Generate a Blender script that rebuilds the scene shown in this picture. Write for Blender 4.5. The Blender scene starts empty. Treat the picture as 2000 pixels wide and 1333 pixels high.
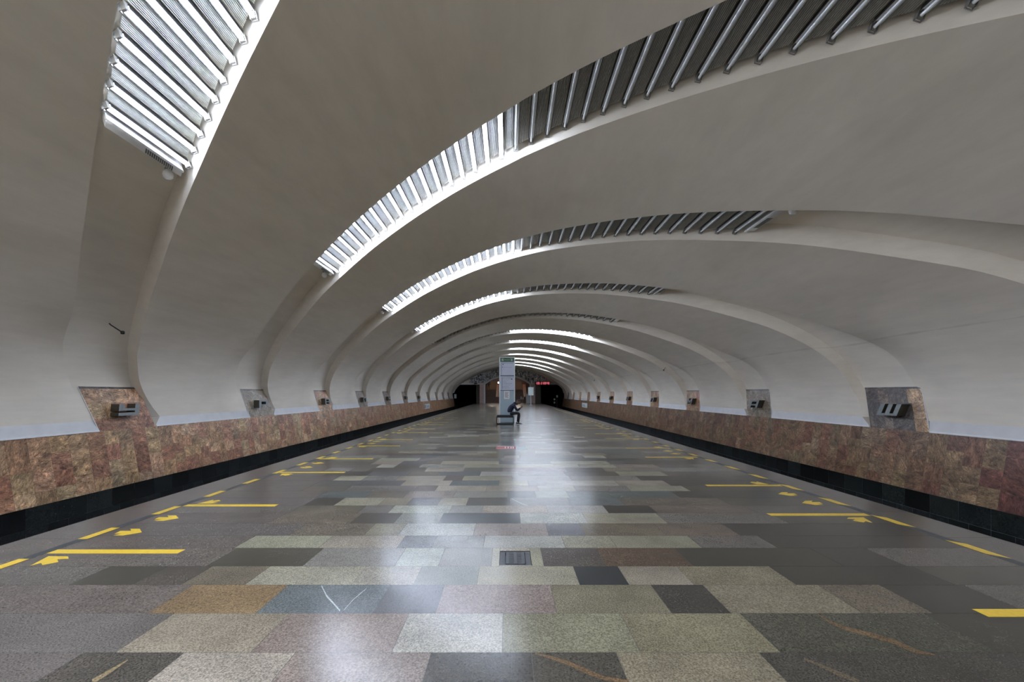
import bpy, bmesh, math, random
import numpy as np
from mathutils import Vector, Matrix
R = random.Random(7)
C = bpy.context.scene.collection
SC = bpy.context.scene

# ------------------------------------------------------------------ camera, world, exposure
H = 1.5                      # eye height above the platform
FPX = 889.0                  # focal length in pixels of the 2000 px wide frame
VX, VY = 993.0, 769.0        # vanishing point of the hall
cam_d = bpy.data.cameras.new('camera')
cam = bpy.data.objects.new('camera', cam_d); C.objects.link(cam)
cam_d.sensor_width = 36.0; cam_d.lens = 36.0 * FPX / 2000.0
cam_d.shift_x = (1000.0 - VX) / 2000.0; cam_d.shift_y = (VY - 666.5) / 2000.0
cam_d.clip_start = 0.05; cam_d.clip_end = 300
cam.location = (0, 0, H); cam.rotation_euler = (math.pi / 2, 0, 0)
SC.camera = cam
w = bpy.data.worlds.new('world'); SC.world = w; w.use_nodes = True
w.node_tree.nodes['Background'].inputs[0].default_value = (0.02, 0.02, 0.02, 1)
w.node_tree.nodes['Background'].inputs[1].default_value = 0.3
SC.view_settings.view_transform = 'Standard'
SC.view_settings.look = 'None'
SC.view_settings.exposure = 1.32
SC.view_settings.gamma = 1.0
SC.view_settings.use_curve_mapping = False
def lamp_strip(name, loc, rot, sx, sy, watts):
    l = bpy.data.lights.new(name, 'AREA'); l.shape = 'RECTANGLE'; l.size = sx; l.size_y = sy; l.energy = watts; l.color = TUBE_COL
    o = bpy.data.objects.new(name, l); C.objects.link(o); o.location = loc; o.rotation_euler = rot
TUBE_COL = (.69, .795, 1.02)
# the lit tube rows in the grooves behind the camera
for k_ in (-1, -2):
    for sg_ in (-1,):
        lamp_strip('tube_row_behind', (sg_ * 2.3, 1.4 + 5.39 * k_ - .95 * sg_ * 2.3, 5.12), (0, sg_ * .26, math.atan(-.95)), 5.6, 1.0, 420)
TUBE_W = 27.0                # radiance of a lit fluorescent tube

# ------------------------------------------------------------------ materials
def mat(name, col=(.5, .5, .5), rough=.5, metal=0.0, emis=None, estr=0.0, spec=.5):
    m = bpy.data.materials.new(name); m.use_nodes = True
    b = m.node_tree.nodes['Principled BSDF']
    b.inputs['Base Color'].default_value = (*col, 1)
    b.inputs['Roughness'].default_value = rough
    b.inputs['Metallic'].default_value = metal
    b.inputs['Specular IOR Level'].default_value = spec
    if emis:
        b.inputs['Emission Color'].default_value = (*emis, 1)
        b.inputs['Emission Strength'].default_value = estr
    return m
def N(m, kind, **kw):
    n = m.node_tree.nodes.new(kind)
    for k, v in kw.items(): setattr(n, k, v)
    return n
def L(m, a, b): m.node_tree.links.new(a, b)
def ramp(m, src, stops):
    r = N(m, 'ShaderNodeValToRGB'); L(m, src, r.inputs[0])
    e = r.color_ramp.elements
    while len(e) < len(stops): e.new(.5)
    for q, (p, c) in zip(e, stops):
        q.position = p; q.color = (c, c, c, 1) if isinstance(c, (int, float)) else (*c, 1)
    return r.outputs[0]
def mul(m, a, b, fac=1.0, mode='MULTIPLY'):
    x = N(m, 'ShaderNodeMix', data_type='RGBA', blend_type=mode); x.inputs[0].default_value = fac
    L(m, a, x.inputs[6]); L(m, b, x.inputs[7]); return x.outputs[2]
def noise(m, vec, scale, detail=4, rough=.55, dist=0.0):
    n = N(m, 'ShaderNodeTexNoise'); n.inputs['Scale'].default_value = scale
    n.inputs['Detail'].default_value = detail; n.inputs['Roughness'].default_value = rough
    n.inputs['Distortion'].default_value = dist
    if vec: L(m, vec, n.inputs['Vector'])
    return n.outputs['Fac']
def objco(m):
    return N(m, 'ShaderNodeTexCoord').outputs['Object']
def mapping(m, vec, scale=(1, 1, 1), rot=(0, 0, 0)):
    n = N(m, 'ShaderNodeMapping'); n.inputs['Scale'].default_value = scale; n.inputs['Rotation'].default_value = rot
    L(m, vec, n.inputs['Vector']); return n.outputs[0]
def bsdf(m): return m.node_tree.nodes['Principled BSDF']
def noisy(name, col, rough=.5, metal=0.0, scale=8, lo=.85, hi=1.1, **kw):
    m = mat(name, col, rough, metal, **kw)
    c = N(m, 'ShaderNodeRGB'); c.outputs[0].default_value = (*col, 1)
    f = ramp(m, noise(m, objco(m), scale), [(.3, lo), (.7, hi)])
    L(m, mul(m, c.outputs[0], f), bsdf(m).inputs['Base Color']); return m

# white plaster of the vault with faint stains and one construction joint low on the right
def plaster():
    m = mat('plaster', (.78, .78, .77), .75, spec=.2)
    o = objco(m)
    big = ramp(m, noise(m, mapping(m, o, (.35, .35, .6)), 1.2, 6), [(.25, (.68, .613, .508)), (.75, (.77, .703, .595))])
    fine = ramp(m, noise(m, mapping(m, o, (1, .3, 2.5)), 3.0, 8, .65), [(.3, .93), (.7, 1.04)])
    c = mul(m, big, fine)
    sep = N(m, 'ShaderNodeSeparateXYZ'); L(m, o, sep.inputs[0])
    d = N(m, 'ShaderNodeMath', operation='SUBTRACT'); L(m, sep.outputs[2], d.inputs[0]); d.inputs[1].default_value = 2.63
    a = N(m, 'ShaderNodeMath', operation='ABSOLUTE'); L(m, d.outputs[0], a.inputs[0])
    wob = N(m, 'ShaderNodeMath', operation='MULTIPLY_ADD'); L(m, noise(m, o, 1.5), wob.inputs[0]); wob.inputs[1].default_value = .06
    L(m, a.outputs[0], wob.inputs[2])
    lin = ramp(m, wob.outputs[0], [(.022, .78), (.05, 1.0)])
    gx = N(m, 'ShaderNodeMath', operation='GREATER_THAN'); L(m, sep.outputs[0], gx.inputs[0]); gx.inputs[1].default_value = 0
    mx = N(m, 'ShaderNodeMix', data_type='RGBA', blend_type='MULTIPLY'); L(m, gx.outputs[0], mx.inputs[0]); L(m, c, mx.inputs[6]); L(m, lin, mx.inputs[7])
    L(m, mx.outputs[2], bsdf(m).inputs['Base Color'])
    return m
# stone: colour per slab (attribute Col), grain and veins by noise
def stone(name, grain, glo, ghi, vein=False, rough=.22, rvar=.1, spec=.5):
    m = mat(name, rough=rough, spec=spec)
    at = N(m, 'ShaderNodeAttribute', attribute_name='Col')
    rn = N(m, 'ShaderNodeAttribute', attribute_name='rnd')
    o = objco(m)
    ofs = N(m, 'ShaderNodeVectorMath', operation='MULTIPLY_ADD')
    cb = N(m, 'ShaderNodeCombineXYZ')
    for i in range(3): L(m, rn.outputs['Fac'], cb.inputs[i])
    L(m, cb.outputs[0], ofs.inputs[0]); ofs.inputs[1].default_value = (37, 53, 71); L(m, o, ofs.inputs[2])
    v = ofs.outputs[0]
    c = at.outputs['Color']
    if vein:
        rot = N(m, 'ShaderNodeVectorRotate', rotation_type='X_AXIS'); L(m, v, rot.inputs['Vector'])
        an = N(m, 'ShaderNodeMath', operation='MULTIPLY'); L(m, rn.outputs['Fac'], an.inputs[0]); an.inputs[1].default_value = 2.2
        L(m, an.outputs[0], rot.inputs['Angle'])
        sv = mapping(m, rot.outputs[0], (1, 1.45, .8))
        f1 = ramp(m, noise(m, sv, 4.5, 10, .76, .7), [(.35, .35), (.46, .8), (.54, 1.1), (.65, 1.75)])
        c = mul(m, c, f1)
        sv2 = mapping(m, rot.outputs[0], (1, 1.9, .75))
        f2 = ramp(m, noise(m, sv2, 11.0, 9, .78, 1.4), [(.385, (.36, .20, .15)), (.47, (1, .95, .90)), (.56, (1.1, 1.08, 1.03)), (.64, (2.1, 2.0, 1.8))])
        c = mul(m, c, f2)
    g = ramp(m, noise(m, v, grain, 3, .7), [(.36, glo), (.5, 1.0), (.64, ghi)])
    c = mul(m, c, g)
    g2 = ramp(m, noise(m, v, 2.0, 6, .65), [(.3, .76), (.7, 1.22)])
    c = mul(m, c, g2)
    L(m, c, bsdf(m).inputs['Base Color'])
    rr = N(m, 'ShaderNodeMapRange'); L(m, noise(m, v, 3.0, 4), rr.inputs[0])
    rr.inputs[3].default_value = rough - rvar * .5; rr.inputs[4].default_value = rough + rvar
    L(m, rr.outputs[0], bsdf(m).inputs['Roughness'])
    return m
def emit(name, col, s):
    m = bpy.data.materials.new(name); m.use_nodes = True
    nt = m.node_tree; nt.nodes.remove(nt.nodes['Principled BSDF'])
    e = nt.nodes.new('ShaderNodeEmission'); e.inputs[0].default_value = (*col, 1); e.inputs[1].default_value = s
    nt.links.new(e.outputs[0], nt.nodes['Material Output'].inputs[0]); return m
M = dict(
    plaster=plaster(),
    granite=stone('granite_floor', 95, .52, 1.5, rough=.205, rvar=.05),
    marble=stone('marble_wall', 40, .8, 1.2, vein=True, rough=.3),
    black=stone('black_stone', 30, .85, 1.2, rough=.2, rvar=.06),
    ledge=noisy('painted_ledge', (.58, .575, .56), .5, scale=4, lo=.93, hi=1.04),
    whitepaint=noisy('white_paint', (.80, .80, .79), .4, scale=12, lo=.94, hi=1.03),
    alu=noisy('corrugated_sheet', (.47, .46, .42), .4, .2, scale=14, lo=.8, hi=1.08),
    darkch=noisy('dark_channel', (.018, .017, .016), .5, scale=20),
    clip=noisy('lamp_clip', (.22, .21, .19), .4, .3, scale=30),
    tube_on=emit('tube_lit', TUBE_COL, TUBE_W),
    tube_off=noisy('tube_unlit', (.72, .74, .74), .12, scale=9, lo=.97, hi=1.02),
    globe=noisy('milk_glass', (.86, .86, .84), .15, scale=9, lo=.98, hi=1.02),
    letter=noisy('letter_metal', (.19, .205, .195), .42, .4, scale=16, lo=.85, hi=1.1),
    letterside=noisy('letter_side', (.075, .068, .05), .45, .4, scale=16, lo=.8, hi=1.1),
    yellow=noisy('yellow_tape', (.80, .52, .04), .28, scale=25, lo=.88, hi=1.05),
    tapedark=noisy('dark_tape', (.055, .06, .062), .4, scale=14),
    grout=noisy('grout', (.06, .055, .05), .8, scale=6),
    iron=noisy('cast_iron', (.055, .057, .055), .42, .5, scale=30, lo=.7, hi=1.3),
    dark=noisy('tunnel_dark', (.012, .013, .014), .8, scale=2),
    track=noisy('track_bed', (.03, .028, .026), .9, scale=4),
    frame=noisy('pillar_frame', (.62, .66, .64), .35, scale=6, lo=.95, hi=1.03),
    panel=noisy('pillar_panel', (.30, .38, .42), .3, scale=3, lo=.95, hi=1.03),
    sheet=noisy('sign_sheet', (.46, .48, .55), .35, scale=3, lo=.97, hi=1.03),
    green=noisy('sign_green', (.006, .075, .018), .4, scale=3),
    ink=noisy('ink', (.03, .035, .06), .5, scale=3),
    paper=noisy('paper', (.72, .70, .66), .7, scale=6, lo=.95, hi=1.03),
    seat=noisy('bench_seat', (.006, .006, .006), .55, scale=10),
    steel=noisy('bench_tube', (.012, .011, .010), .35, .2, scale=10),
    red=noisy('red_sticker', (.30, .05, .045), .5, scale=12),
    led=emit('led_red', (1.0, .18, .24), .42),
    ledbox=noisy('led_box', (.10, .008, .012), .5, scale=5),
    box=noisy('grey_box', (.40, .44, .43), .4, scale=5, lo=.94, hi=1.04),
    board=noisy('board_white', (.62, .68, .64), .4, scale=5, lo=.95, hi=1.03),
    pier=noisy('pier_stone', (.60, .44, .38), .3, scale=7, lo=.75, hi=1.2),
    brown=noisy('red_brown_stone', (.20, .085, .055), .3, scale=7, lo=.75, hi=1.2),
    wood=noisy('stair_stone', (.15, .10, .065), .35, scale=9, lo=.8, hi=1.15),
    lamp=emit('hall_lamp_and_fill', (1.0, .84, .72), 60.0),  # for the unseen high lamps added to brighten the stair hall
    lampsoft=emit('wall_lamp', (1.0, .84, .74), 9.0),
    jacket=noisy('navy_jacket', (.007, .009, .030), .7, scale=22, lo=.7, hi=1.4),
    trousers=noisy('dark_trousers', (.008, .010, .010), .8, scale=22, lo=.7, hi=1.3),
    skin=noisy('skin', (.15, .075, .052), .55, scale=22, lo=.9, hi=1.1),
    hair=noisy('hair', (.03, .018, .012), .6, scale=60, lo=.6, hi=1.3),
    shoe=noisy('black_shoe', (.015, .015, .015), .4, scale=22),
    sole=noisy('white_sole', (.75, .75, .73), .5, scale=22),
    phone=noisy('phone', (.02, .02, .022), .2, scale=9),
)
def mural_mat():
    m = mat('mural_relief', rough=.45)
    o = objco(m)
    f = noise(m, mapping(m, o, (1.1, 1, .55)), 2.3, 9, .75, 2.0)
    c = ramp(m, f, [(.38, (.02, .02, .02)), (.45, (.15, .15, .145)), (.51, (.55, .55, .53)), (.56, (.95, .95, .93))])
    L(m, c, bsdf(m).inputs['Base Color']); return m
M['mural'] = mural_mat()

# ------------------------------------------------------------------ mesh helpers
class MB:
    def __init__(s): s.v = []; s.f = []; s.c = []; s.m = []; s.sm = []
    def face(s, pts, col=None, mi=0, smooth=False):
        b = len(s.v); s.v += [tuple(p) for p in pts]; s.f.append(tuple(range(b, b + len(pts))))
        s.c.append(col); s.m.append(mi); s.sm.append(smooth)
    def grid(s, rows, mi=0, smooth=True, flip=False, closed=False):
        b = len(s.v); n = len(rows[0])
        for r in rows: s.v += [tuple(p) for p in r]
        for i in range(len(rows) - 1):
            for j in range(n if closed else n - 1):
                k = (j + 1) % n
                q = (b + i * n + j, b + i * n + k, b + (i + 1) * n + k, b + (i + 1) * n + j)
                s.f.append(q[::-1] if flip else q); s.c.append(None); s.m.append(mi); s.sm.append(smooth)
    def box(s, x0, x1, y0, y1, z0, z1, mi=0, T=None):
        p = [Vector((x, y, z)) for z in (z0, z1) for x, y in ((x0, y0), (x1, y0), (x1, y1), (x0, y1))]
        if T: p = [T(q) for q in p]
        for f in ((0, 3, 2, 1), (4, 5, 6, 7), (0, 1, 5, 4), (1, 2, 6, 5), (2, 3, 7, 6), (3, 0, 4, 7)):
            s.face([p[i] for i in f], mi=mi)
    def tube(s, path, r, n=8, mi=0, cap=True, smooth=True):
        path = [Vector(p) for p in path]; rows = []
        if not isinstance(r, (list, tuple)): r = [r] * len(path)
        up = None
        for i, p in enumerate(path):
            d = (path[min(i + 1, len(path) - 1)] - path[max(i - 1, 0)]).normalized()
            if up is None:
                up = Vector((0, 0, 1)) if abs(d.z) < .9 else Vector((1, 0, 0))
            a = d.cross(up).normalized(); up = a.cross(d).normalized()
            rows.append([p + (a * math.cos(t) + up * math.sin(t)) * r[i] for t in [2 * math.pi * k / n for k in range(n)]])
        s.grid(rows, mi, smooth, closed=True, flip=True)
        if cap:
            s.face(rows[0], mi=mi); s.face(rows[-1][::-1], mi=mi)
    def lathe(s, prof, n=16, o=(0, 0, 0), mi=0):
        rows = [[(o[0] + r * math.cos(2 * math.pi * k / n), o[1] + r * math.sin(2 * math.pi * k / n), o[2] + z) for k in range(n)] for r, z in prof]
        s.grid(rows, mi, True, closed=True, flip=prof[-1][1] < prof[0][1])
    def build(s, name, mats, parent=None, loc=None):
        me = bpy.data.meshes.new(name)
        me.from_pydata(s.v, [], s.f)
        for q in (mats if isinstance(mats, (list, tuple)) else [mats]): me.materials.append(M[q] if isinstance(q, str) else q)
        me.polygons.foreach_set('material_index', s.m)
        me.polygons.foreach_set('use_smooth', s.sm)
        if any(c is not None for c in s.c):
            at = me.attributes.new('Col', 'FLOAT_COLOR', 'CORNER'); rn = me.attributes.new('rnd', 'FLOAT', 'FACE')
            buf = []; rr = []
            for f, c in zip(s.f, s.c):
                c = c or (.05, .05, .05); buf += [c[0], c[1], c[2], 1.0] * len(f); rr.append(R.random())
            at.data.foreach_set('color', buf); rn.data.foreach_set('value', rr)
        me.update()
        o = bpy.data.objects.new(name, me); C.objects.link(o)
        if parent: o.parent = parent
        if loc: o.location = loc
        return o
def tag(o, label=None, cat=None, group=None, kind=None):
    for k, v in (('label', label), ('category', cat), ('group', group), ('kind', kind)):
        if v: o[k] = v
    return o
def thing(name, label, cat, loc=(0, 0, 0), group=None):
    o = bpy.data.objects.new(name, None); C.objects.link(o); o.location = loc; o.empty_display_size = .1
    return tag(o, label, cat, group)
def text_mb(txt, size, T, mb=None, mi=0, align='LEFT', thick=.0):
    """lettering as mesh faces; T maps (u, v) to a point"""
    cu = bpy.data.curves.new('t', 'FONT'); cu.body = txt; cu.size = size; cu.align_x = align; cu.extrude = thick
    ob = bpy.data.objects.new('t', cu); C.objects.link(ob)
    bpy.context.view_layer.update()
    me = bpy.data.meshes.new_from_object(ob.evaluated_get(bpy.context.evaluated_depsgraph_get()))
    mb = mb or MB()
    for p in me.polygons:
        mb.face([T(me.vertices[i].co.x, me.vertices[i].co.y) for i in p.vertices], mi=mi)
    bpy.data.objects.remove(ob); bpy.data.curves.remove(cu); bpy.data.meshes.remove(me)
    return mb
ORD = ['first', 'second', 'third', 'fourth', 'fifth', 'sixth', 'seventh', 'eighth', 'ninth', 'tenth', 'eleventh', 'twelfth', 'thirteenth', 'fourteenth', 'fifteenth', 'sixteenth']

# ------------------------------------------------------------------ vault geometry
S = 5.39                     # spacing of the grooves along the hall
YEND = 69.6; YBACK = -9.0
WG = 1.46                    # width of a groove along the hall
half = [(0, 5.32), (1, 5.27), (2, 5.12), (3, 4.90), (3.75, 4.67), (4.3, 4.47), (4.85, 4.27), (5.4, 4.02), (6.0, 3.69), (6.75, 3.27), (7.4, 2.80), (7.85, 2.37), (8.14, 1.97), (8.31, 1.60), (8.38, 1.25), (8.365, .95)]
def smooth_profile():
    p = np.array(half); full = np.vstack([p[::-1] * [-1, 1], p[1:]])
    t = np.concatenate([[0], np.cumsum(np.hypot(*np.diff(full, axis=0).T))]); tt = np.linspace(0, t[-1], 401)
    q = np.stack([np.interp(tt, t, full[:, 0]), np.interp(tt, t, full[:, 1])], 1)
    k = np.exp(-np.linspace(-2, 2, 33) ** 2); k /= k.sum()
    q2 = q.copy()
    for c in range(2):
        e = np.concatenate([2 * q[0, c] - q[1:17, c][::-1], q[:, c], 2 * q[-1, c] - q[-17:-1, c][::-1]])
        q2[:, c] = np.convolve(e, k, 'valid')
    return q2
PROF = smooth_profile()
def prof_at(t):
    """t in 0..1 along the profile from left base to right base -> point, outward normal"""
    f = t * 400; i = min(int(f), 399); a = f - i
    p = PROF[i] * (1 - a) + PROF[i + 1] * a
    j0, j1 = max(i - 2, 0), min(i + 3, 400); d = PROF[j1] - PROF[j0]; d /= np.hypot(*d)
    return p[0], p[1], -d[1], d[0]
def t_of_x(x):
    return float(np.interp(x, PROF[:, 0], np.linspace(0, 1, 401)))
def skew(x, z):
    e = np.interp(z, [.73, 1.2, 1.65, 2.3], [.67, .43, .21, .02]) if x < 0 else np.interp(z, [.73, 1.64, 2.0, 2.4, 3.3], [0, .50, .42, .29, 0])
    return 2.15 - .95 * x + float(e)
def flare(z): return float(np.interp(z, [.73, .95, 1.15, 1.4, 1.8], [.0, .27, .17, .08, 0]))
def sstep(a, b, x):
    t = min(max((x - a) / (b - a), 0), 1); return t * t * (3 - 2 * t)
def d_far(z): return float(np.interp(z, [.95, 1.65, 2.5, 4.0], [.16, .25, .28, .37]))
def d_lip(z): return .36 * sstep(2.0, 3.1, z)
def xprof(z):
    i = np.argsort(PROF[350:, 1]); return float(np.interp(z, PROF[350:, 1][i], PROF[350:, 0][i]))
def d_ramp(z):
    if z <= 1.64: return max(0.0, 8.3 + (z - .73) / 6.0 + .015 - xprof(z)) * (1.06 if z > 1 else 1)
    return (1 - sstep(2.0, 3.1, z)) * float(np.interp(z, [1.64, 2.0, 2.6], [.19, .22, .25]))
NT = 97
samp = [prof_at(i / (NT - 1)) for i in range(NT)]
vault = MB()
for k in range(-4, 16):
    pan, lip, flo, far = [], [], [], []
    for x, z, nx, nz in samp:
        b = k * S + skew(x, z); fl = flare(z); ve = S - WG; rp = d_ramp(z); gn = rp + d_lip(z); gf = d_far(z)
        P = lambda v, d: (x + nx * d, b + v, z + nz * d)
        pan.append([P(fl, 0), P(fl + .5, 0), P(ve - 1.2, 0), P(ve - .8, rp * .18), P(ve - .4, rp * .68), P(ve, rp)])
        lo = .14 * sstep(2.0, 3.1, z)
        lip.append([P(ve, rp), P(ve + lo, gn)])
        flo.append([P(ve + lo, gn), P(ve + .5, gn * .66 + gf * .34), P(ve + 1, gn * .32 + gf * .68), P(S, gf)])
        far.append([P(S, gf), P(S + fl, 0)])
    for g in (pan, flo, lip, far): vault.grid(g, 0, True)
    for sgn, idx in ((-1, 0), (1, NT - 1)):              # sloped ledge under each shell
        x, z, nx, nz = samp[idx]; xb = sgn * 8.3
        y0, y1 = k * S + skew(xb, .73), k * S + S - WG + skew(xb, .73)
        ya, yb = k * S + skew(x, z) + flare(z), k * S + S - WG + skew(x, z)
        q = [(xb, y0, .73), (xb, y1, .73), (x, yb, z), (x, ya, z)]
        vault.face(q if sgn > 0 else q[::-1], mi=1)
        g_ = [(xb, y0, .73), (x, ya, z), (x + sgn * d_far(z), k * S + skew(x, z), z)]
        vault.face(g_); vault.face(g_[::-1])
        t = .016                                          # white edge bead along the marble top
        vault.box(xb - t, xb + t, y0 + .02, y1 - .02, .725, .752, mi=2)
ob = vault.build('ceiling', ['plaster', 'ledge', 'whitepaint'])
bm = bmesh.new(); bm.from_mesh(ob.data)
for y, sg in ((YEND, 1), (YBACK, -1)):
    bmesh.ops.bisect_plane(bm, geom=bm.verts[:] + bm.edges[:] + bm.faces[:], plane_co=(0, y, 0), plane_no=(0, sg, 0), clear_outer=True)
bm.to_mesh(ob.data); bm.free()
tag(ob, 'white plaster vault with diagonal recessed grooves over the platform', kind='structure')

# ------------------------------------------------------------------ track walls
MARB = [tuple(q * t for q, t in zip(c, (1.50, 1.40, 1.20))) for c in [(.25, .145, .10), (.27, .18, .125), (.23, .155, .10), (.29, .20, .14), (.20, .105, .075), (.25, .18, .115), (.22, .125, .09), (.27, .205, .145), (.25, .175, .11)]]
DARKM = [(.09, .08, .075), (.12, .10, .09)]
def vary(c, a=.12):
    f = 1 + R.uniform(-a, a); return tuple(q * f * (1 + R.uniform(-.04, .04)) for q in c)
def wx(z): return 8.3 + (z - .73) / 6.0                  # the marble leans outward
for side, sgn in (('left', -1), ('right', 1)):
    mb = MB(); y = YBACK; dark = []
    F = lambda pts: pts if sgn < 0 else pts[::-1]
    while y < 68.8:
        wd = R.uniform(.30, .40); y2 = min(y + wd, 68.8)
        zc = [-.44, -.44 + R.uniform(.2, .38)]
        while zc[-1] < .45: zc.append(zc[-1] + R.uniform(.24, .38))
        zc[-1] = .73
        for a, b in zip(zc, zc[1:]):
            g = .0018
            base = R.choice(MARB)
            if side == 'right' and y < 7.6 and R.random() < .6: base = (.29, .12, .085)
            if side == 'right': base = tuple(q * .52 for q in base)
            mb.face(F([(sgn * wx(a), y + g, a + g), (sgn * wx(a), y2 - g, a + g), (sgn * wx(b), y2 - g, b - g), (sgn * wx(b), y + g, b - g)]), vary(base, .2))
        y = y2
    mb.face(F([(sgn * (wx(-.44) + .006), YBACK, -.44), (sgn * (wx(-.44) + .006), 68.8, -.44), (sgn * (wx(.73) + .006), 68.8, .73), (sgn * (wx(.73) + .006), YBACK, .73)]), (.10, .075, .06))
    mb.face(F([(sgn * wx(.73), YBACK, .73), (sgn * wx(.73), 68.8, .73), (sgn * 8.6, 68.8, .73), (sgn * 8.6, YBACK, .73)]), (.2, .2, .2))
    for za, zb, st in ((-.80, -.44, .555), (-1.2, -.80, .37)):
        y = YBACK
        while y < 68.8:
            y2 = min(y + st, 68.8); g = .0035
            mb.face(F([(sgn * 8.11, y + g, za + g), (sgn * 8.11, y2 - g, za + g), (sgn * 8.11, y2 - g, zb - g), (sgn * 8.11, y + g, zb - g)]), vary((.014, .016, .015), .5), mi=1)
            y = y2
    mb.face(F([(sgn * 8.118, YBACK, -1.2), (sgn * 8.118, 68.8, -1.2), (sgn * 8.118, 68.8, -.44), (sgn * 8.118, YBACK, -.44)]), (.11, .12, .115), mi=1)
    mb.face(F([(sgn * 8.3, 68.8, -1.2), (sgn * 8.8, 68.8, -1.2), (sgn * 8.8, 68.8, .73), (sgn * 8.3, 68.8, .73)]), (.2, .15, .12))
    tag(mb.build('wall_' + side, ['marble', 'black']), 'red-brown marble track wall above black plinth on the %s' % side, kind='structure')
    # track bed and platform flank
    px = -5.0 if sgn < 0 else 5.06
    tb = MB(); tb.face([(px, YBACK, -1.2), (px, 95, -1.2), (sgn * 8.3, 95, -1.2), (sgn * 8.3, YBACK, -1.2)][::sgn])
    tb.face([(px, YBACK, -1.2), (px, 95, -1.2), (px, 95, -.03), (px, YBACK, -.03)][::-sgn])
    tag(tb.build('floor_track_' + side, 'track'), 'dark track bed below the %s platform edge' % side, kind='structure')

# marble brackets the grooves stand on
def bracket_pt(sgn, k, v, z, out=0.0):
    x = sgn * wx(z); return Vector((sgn * (wx(z) + out), k * S + skew(x, z) + v - (0), z))
ntrim = 0
BR = []
for sgn, side, ks in ((-1, 'left', range(0, 11)), (1, 'right', range(3, 14))):
    for n, k in enumerate(ks):
        ntrim += 1; mb = MB(); z0, z1 = .73, 1.64
        F = (lambda p: p) if sgn < 0 else (lambda p: p[::-1])
        q = lambda v, z, o=0.0: bracket_pt(sgn, k, v, z, o)
        zs = [.73, 1.03, 1.33, 1.60] if n % 2 else [.73, .98, 1.3, 1.60]
        for a, b in zip(zs, zs[1:]):
            vs = [-WG, -WG + R.uniform(.25, .4), -WG + R.uniform(.6, .85), -WG + R.uniform(1.0, 1.2), 0]
            for c, d in zip(vs, vs[1:]):
                base = R.choice(MARB)
                if sgn > 0 and n == 0 and c > -1.2 and c < -.2: base = R.choice(DARKM + [(.20, .16, .13)])
                if n == 1 or (sgn < 0 and n > 2): base = (.24, .20, .15)
                mb.face(F([q(c + .002, a), q(d - .002, a), q(d - .002, b - .002), q(c + .002, b - .002)]), vary(base, .12))
        mb.face(F([q(-WG, z0, .004), q(0, z0, .004), q(0, 1.6, .004), q(-WG, 1.6, .004)]), (.04, .035, .03))
        mb.face(F([q(-WG, 1.60, -.006), q(0, 1.60, -.006), q(0, z1, -.006), q(-WG, z1, -.006)]), (.07, .065, .06))   # dark top border
        mb.face(F([q(-WG, 1.60, .004), q(0, 1.60, .004), q(0, 1.6, -.006), q(-WG, 1.6, -.006)]), (.07, .065, .06))
        mb.face(F([q(-WG, z1, -.006), q(0, z1, -.006), q(0, z1, .2), q(-WG, z1, .2)]), (.5, .5, .5))
        for v in (-WG, 0):                                  # painted cheeks
            pts = [q(v, z0, 0), q(v, z1, 0), q(v, z1, .18), q(v, z0, .05)]
            mb.face(pts if (v == 0) == (sgn < 0) else pts[::-1], (.7, .7, .7), mi=1)
        e = -WG - .012                                      # white edging strip
        pts = [q(e, z0, .0), q(-WG, z0, 0), q(-WG, z1, 0), q(e, z1, 0)]
        mb.face(F(pts), (.7, .7, .7), mi=1)
        tag(mb.build('trim_%d' % ntrim, ['marble', 'whitepaint']), 'marble bracket under a vault groove, %s from the camera on the %s wall' % (ORD[n], side), kind='structure')

# metal letters on the brackets
LET = {
    'У': [(0, .26, .42, 1), (.78, 1, 0, 1), (.26, .78, .42, .62), (0, .78, 0, .26)],
    'Р': [(0, .26, 0, 1), (.26, 1, .80, 1), (.78, 1, .28, .80), (.26, .78, .28, .46)],
    'А': [(0, .24, 0, 1), (.76, 1, 0, 1), (.24, .76, .80, 1), (.24, .76, .30, .48)],
    'Л': [(0, .26, 0, 1), (.74, 1, 0, 1), (.26, .74, .78, 1)],
    'М': [(0, .2, 0, 1), (.8, 1, 0, 1), 'V'],
    'Ш': [(0, .22, .18, 1), (.39, .61, .18, 1), (.78, 1, .18, 1), (0, 1, 0, .18)],
}
def letter_on(ch, sgn, k, label):
    mb = MB(); Wl, Hl, D = .53, .25, .18; zc = 1.15; vc = -.72 if sgn < 0 else -.79
    def pt(u, v, d):
        z = zc + (v - .5) * Hl
        x = sgn * (wx(z) - d); yb = k * S + skew(sgn * wx(zc), zc) + vc + (v - .5) * Hl * .30 * (1 if sgn < 0 else -1)
        # reading direction runs away from the camera on the left wall, towards it on the right wall
        return Vector((x, yb + (u - .5) * Wl * (1 if sgn < 0 else -1), z))
    def prism(uv):
        f = [pt(u, v, D) for u, v in uv]; b = [pt(u, v, .0) for u, v in uv]
        mb.face(f)
        mb.face(b[::-1], mi=1)
        for i in range(len(uv)):
            j = (i + 1) % len(uv); mb.face([f[j], f[i], b[i], b[j]], mi=1)
    for r in LET[ch]:
        if r == 'V':
            prism([(.2, 1), (.2, .62), (.5, .12), (.5, .5)]); prism([(.5, .5), (.5, .12), (.8, .62), (.8, 1)])
        else:
            a, b, c, d = r; prism([(a, c), (b, c), (b, d), (a, d)])
    bmx = mb.build('wall_letter', ['letter', 'letterside'])
    tag(bmx, label, 'letter', 'metal letters of the station name')
for n, ch in enumerate('УРАЛМАШ'):
    letter_on(ch, -1, n, 'grey metal letter %s on the %s marble bracket of the left wall' % (ch, ORD[n]))
for n, ch in enumerate('ШАМЛАРУ'):
    letter_on(ch, 1, 3 + n, 'grey metal letter %s on the %s marble bracket of the right wall' % (ch, ORD[n]))

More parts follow.
